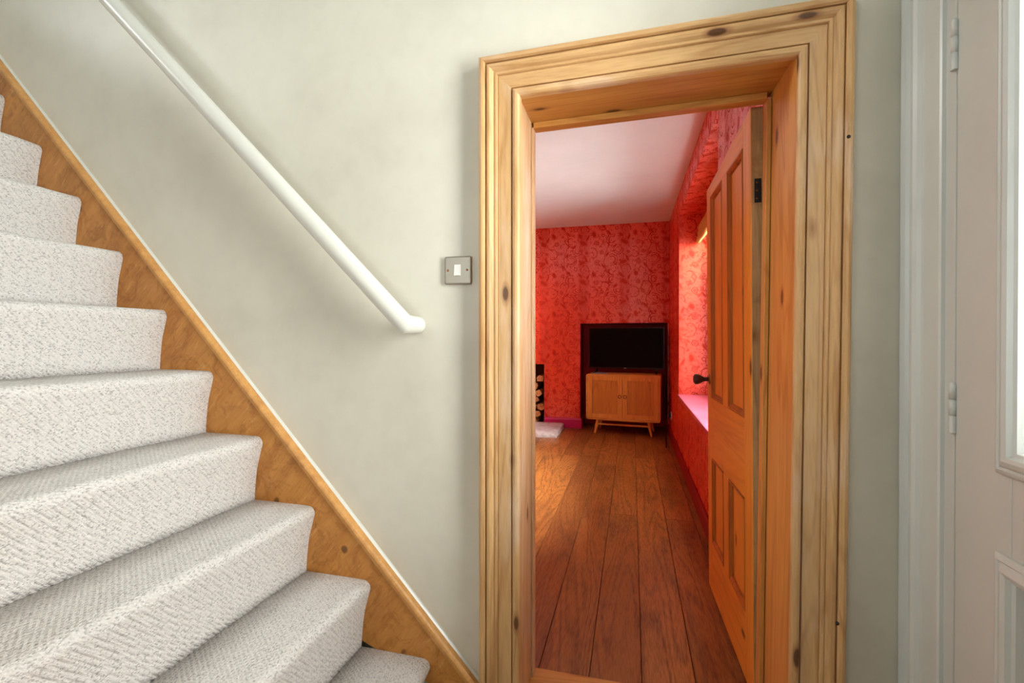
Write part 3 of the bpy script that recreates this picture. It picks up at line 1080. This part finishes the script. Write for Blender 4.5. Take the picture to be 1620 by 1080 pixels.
outer = rrect(-BW / 2, BW / 2, Z0, Z1, 0.022)
inner = rrect(-BW / 2 + 0.017, BW / 2 - 0.017, Z0 + 0.017, Z1 - 0.017, 0.008)
yf, yb = -BD / 2, BD / 2
g = G()
g.strip([[(x, yf, z) for x, z in outer], [(x, yb, z) for x, z in outer]], caps=False)
g.strip([[(x, yf, z) for x, z in outer], [(x, yf, z) for x, z in inner], [(x, yf + 0.02, z) for x, z in inner]], caps=False)
g.poly([(x, yf + 0.02, z) for x, z in inner]); g.poly([(x, yb, z) for x, z in outer])
lpart('carcass', g, 'oak_x', cb)
for s in (-1, 1):
    x0, x1 = (-BW / 2 + 0.0195, -0.0022) if s < 0 else (0.0022, BW / 2 - 0.0195)
    za, zb = Z0 + 0.0195, Z1 - 0.0195
    fw = 0.052
    g = G()
    g.box(x0, x0 + fw, yf - 0.001, yf + 0.019, za, zb, 0.0015)
    g.box(x1 - fw, x1, yf - 0.001, yf + 0.019, za, zb, 0.0015)
    g.box(x0 + fw, x1 - fw, yf - 0.0009, yf + 0.019, za, za + fw, 0.0015)
    g.box(x0 + fw, x1 - fw, yf - 0.0009, yf + 0.019, zb - fw, zb, 0.0015)
    dr = lpart('door', g, 'oak_z', cb)
    lpart('panel', G().box(x0 + fw, x1 - fw, yf + 0.014, yf + 0.019, za + fw, zb - fw), 'oak_panel', dr)
    kx = (x1 - 0.028) if s < 0 else (x0 + 0.028)
    lpart('finger_pull', G().lathe([(0.021, -0.002), (0.021, 0.004), (0.016, 0.005), (0.014, 0.0), (0.0, -0.001)], (kx, yf - 0.001, (Z0 + Z1) / 2 + 0.01), (0, -1, 0), 18), 'knob_wood', dr, 'dark round finger pull')
for sx in (-1, 1):
    for sy in (-1, 1):
        g = G().tube([(sx * 0.285, sy * 0.135, Z0 + 0.002), (sx * 0.300, sy * 0.150, 0.09), (sx * 0.318, sy * 0.165, 0.0)], [0.020, 0.018, 0.011], 12)
        lpart('leg', g, 'oak_z', cb)
for sy in (-1, 1):
    lpart('stretcher', G().box(-0.292, 0.292, sy * 0.146 - 0.008, sy * 0.146 + 0.008, 0.098, 0.118, 0.003), 'oak_x', cb)

# ------------------------------------------------------------------ television
tv = thing('television', 'black flat screen television standing on the oak cabinet', 'television', (-0.075, 5.76, Z1), R(-5.0))
TWd, THt, tz = 0.868, 0.488, 0.052
lpart('back_shell', G().box(-TWd / 2, TWd / 2, 0.012, 0.045, tz, tz + THt, 0.006), 'tv_black', tv)
g = G()
for x0, x1, z0, z1 in ((-TWd / 2, TWd / 2, tz, tz + 0.016), (-TWd / 2, TWd / 2, tz + THt - 0.009, tz + THt), (-TWd / 2, -TWd / 2 + 0.009, tz + 0.016, tz + THt - 0.009), (TWd / 2 - 0.009, TWd / 2, tz + 0.016, tz + THt - 0.009)):
    g.box(x0, x1, 0.0, 0.012, z0, z1)
lpart('bezel', g, 'tv_black', tv)
lpart('screen', G().box(-TWd / 2 + 0.009, TWd / 2 - 0.009, 0.003, 0.011, tz + 0.016, tz + THt - 0.009), 'tv_screen', tv)
lpart('maker_mark', G().lathe([(0.005, 0), (0.005, 0.0012), (0.0, 0.0012)], (-0.012, 0.0, tz + 0.008), (0, -1, 0), 12).box(-0.006, 0.010, -0.0012, 0.0, tz + 0.0055, tz + 0.0105), 'white_plastic', tv, 'small pale mark on the lower bezel')
for s in (-1, 1):
    g = G()
    g.tube([(s * 0.33, 0.025, tz + 0.01), (s * 0.345, -0.02, 0.022), (s * 0.35, -0.075, 0.007)], 0.007, 8)
    g.tube([(s * 0.33, 0.030, tz + 0.01), (s * 0.345, 0.07, 0.022), (s * 0.35, 0.11, 0.007)], 0.007, 8)
    lpart('foot', g, 'tv_black', tv)

# remote control lying on the cabinet top
rc = thing('remote_control', 'grey remote control lying at the left end of the cabinet top', 'remote control', (-0.36, 5.60, Z1), R(8))
lpart('body', G().box(-0.085, 0.085, -0.020, 0.020, 0.0005, 0.016, 0.005), 'grey_plastic', rc)
for i in range(6):
    for j in (-1, 1):
        lpart('button', G().box(-0.07 + i * 0.022, -0.058 + i * 0.022, j * 0.008 - 0.004, j * 0.008 + 0.004, 0.0155, 0.0175, 0.001, seg=1), 'tv_black', rc)

# ------------------------------------------------------------------ hearth, logs
random.seed(5)
hx0, hx1, hy0, hy1, hz = -2.05, -0.812, 5.19, FY - 0.021, 0.062
bm = bmesh.new()
nx, ny = 30, 12
g = G()
top, botm = [], []
for i in range(nx + 1):
    for j in range(ny + 1):
        ex = 0.006 * random.uniform(-1, 1) if (i in (0, nx) or j == 0) else 0
        x = hx0 + (hx1 - hx0) * i / nx + (ex if i in (0, nx) else 0)
        y = hy0 + (hy1 - hy0) * j / ny + (ex if j == 0 else 0)
        edge = 0.010 if (i in (0, nx) or j == 0) else 0.0
        top.append((x, y, hz + random.uniform(-0.0025, 0.0025) - edge))
bm.free()
idx = lambda i, j: i * (ny + 1) + j
f = [(idx(i, j), idx(i + 1, j), idx(i + 1, j + 1), idx(i, j + 1)) for i in range(nx) for j in range(ny)]
g.raw(top, f, 0, True)
border = [idx(i, 0) for i in range(nx + 1)] + [idx(nx, j) for j in range(1, ny + 1)] + [idx(i, ny) for i in range(nx - 1, -1, -1)] + [idx(0, j) for j in range(ny - 1, 0, -1)]
mid = []
for q in border:
    x, y, z = top[q]
    mid.append((x + random.uniform(-.004, .004), y + random.uniform(-.004, .004), 0.03))
low = [(top[q][0], top[q][1], 0.0005) for q in border]
g.strip([[top[q] for q in border], mid, low], caps=False)
g.poly(list(reversed(low)))
hs_ = link('hearth_slab', g, 'stone')
tag(hs_, 'pale rough edged stone hearth slab in front of the stacked logs', 'hearth')

random.seed(11)
row = 0
logs = []
zc = 0.060
while zc < 0.60:
    h = random.uniform(0.085, 0.10)
    x = FPX0 + 0.055 + (0.035 if row % 2 else 0.0)
    while x < FPX1 - 0.035:
        w = random.uniform(0.085, 0.115)
        n = random.choice((3, 4, 5))
        a0 = random.uniform(0, 6.28)
        pts = []
        for k in range(n * 2):
            a = a0 + math.pi * k / n
            r = (0.50 if k % 2 == 0 else 0.43 if n > 3 else 0.36)
            pts.append((r * w * math.cos(a) * random.uniform(0.92, 1.05), r * h * 1.02 * math.sin(a) * random.uniform(0.92, 1.05)))
        y0 = 5.90 + random.uniform(-0.02, 0.035)
        cxx = x + w / 2 - 0.04
        if cxx > FPX1 - 0.05: break
        # front ring slightly chamfered, then the round or split sides
        rings = [[(px * 0.97, 0.0, pz * 0.97) for px, pz in pts], [(px, 0.004, pz) for px, pz in pts], [(px * 0.98, 0.28, pz * 0.98) for px, pz in pts]]
        g = G().strip(rings)
        bark = random.random() < 0.5
        for fi in range(len(g.f) - 2):
            k = fi % (2 * n)
            g.mi[fi] = 1 if (bark and k < n) or (k == 0) else 0
        lo = link('split_log', g, ['log', 'bark'])
        lo.location = (cxx, y0, zc)
        logs.append((row, cxx, lo))
        x += w + 0.003
    zc += h * 0.97
    row += 1

ORD = ('first', 'second', 'third', 'fourth', 'fifth', 'sixth', 'seventh', 'eighth', 'ninth', 'tenth')
for r in range(row):
    for k, (_, _, lo) in enumerate(sorted([q for q in logs if q[0] == r], key=lambda q: -q[1])):
        tag(lo, 'split log, %s from the right in the %s layer up of the log stack' % (ORD[k], ORD[r]), 'log', 'split logs stacked in the fireplace opening')

# ------------------------------------------------------------------ roman blind, socket, cable
rb = thing('roman_blind', 'gold linen roman blind drawn up in folds at the window head', 'blind', (0.640, 3.55, 1.93))
by0, by1 = NY0 + 0.03, NY1 - 0.03
bz = NZ1 - 0.012
part('head_batten', G().box(0.640, 0.675, by0, by1, bz - 0.03, bz, 0.002), 'oak_z', rb)
for i in range(4):
    zt = bz - 0.02 - i * 0.042
    pr = [(0.648, zt), (0.620 - 0.006 * i, zt - 0.03), (0.590 - 0.008 * i, zt - 0.085), (0.580 - 0.008 * i, zt - 0.115), (0.590 - 0.008 * i, zt - 0.130), (0.612 - 0.006 * i, zt - 0.118), (0.635, zt - 0.06), (0.656, zt - 0.01)]
    rings = [[(x + 0.004 * math.sin(j * 1.9 + i), by0 + (by1 - by0) * j / 16, z + 0.005 * math.sin(j * 1.3 + i * 2)) for x, z in pr] for j in range(17)]
    g = G().strip(rings, sm=True)
    part('fold', g, 'linen', rb)

so = thing('wall_socket', 'small white plug socket low on the crimson wall beside the cabinet', 'socket', (RX, 5.45, 0.26))
part('plate', G().box(RX - 0.009, RX - 0.0003, 5.41, 5.49, 0.22, 0.30, 0.003), 'white_plastic', so)
part('plug', G().box(RX - 0.034, RX - 0.009, 5.43, 5.47, 0.235, 0.285, 0.005), 'tv_black', so)
pts = []
for i in range(25):
    t = i / 24
    pts.append((RX - 0.055 - 0.03 * math.sin(t * 3.1), 5.45 - 0.55 * math.sin(t * math.pi) * 0.9 + 0.12 * t, max(0.006, 0.24 * (1 - t * 3.2))))
cbl = link('power_cable', G().tube(pts, 0.004, 8), 'tv_black', None, (RX - 0.06, 5.3, 0.0))
tag(cbl, 'thin black power cable looping on the floor beside the cabinet', 'cable')
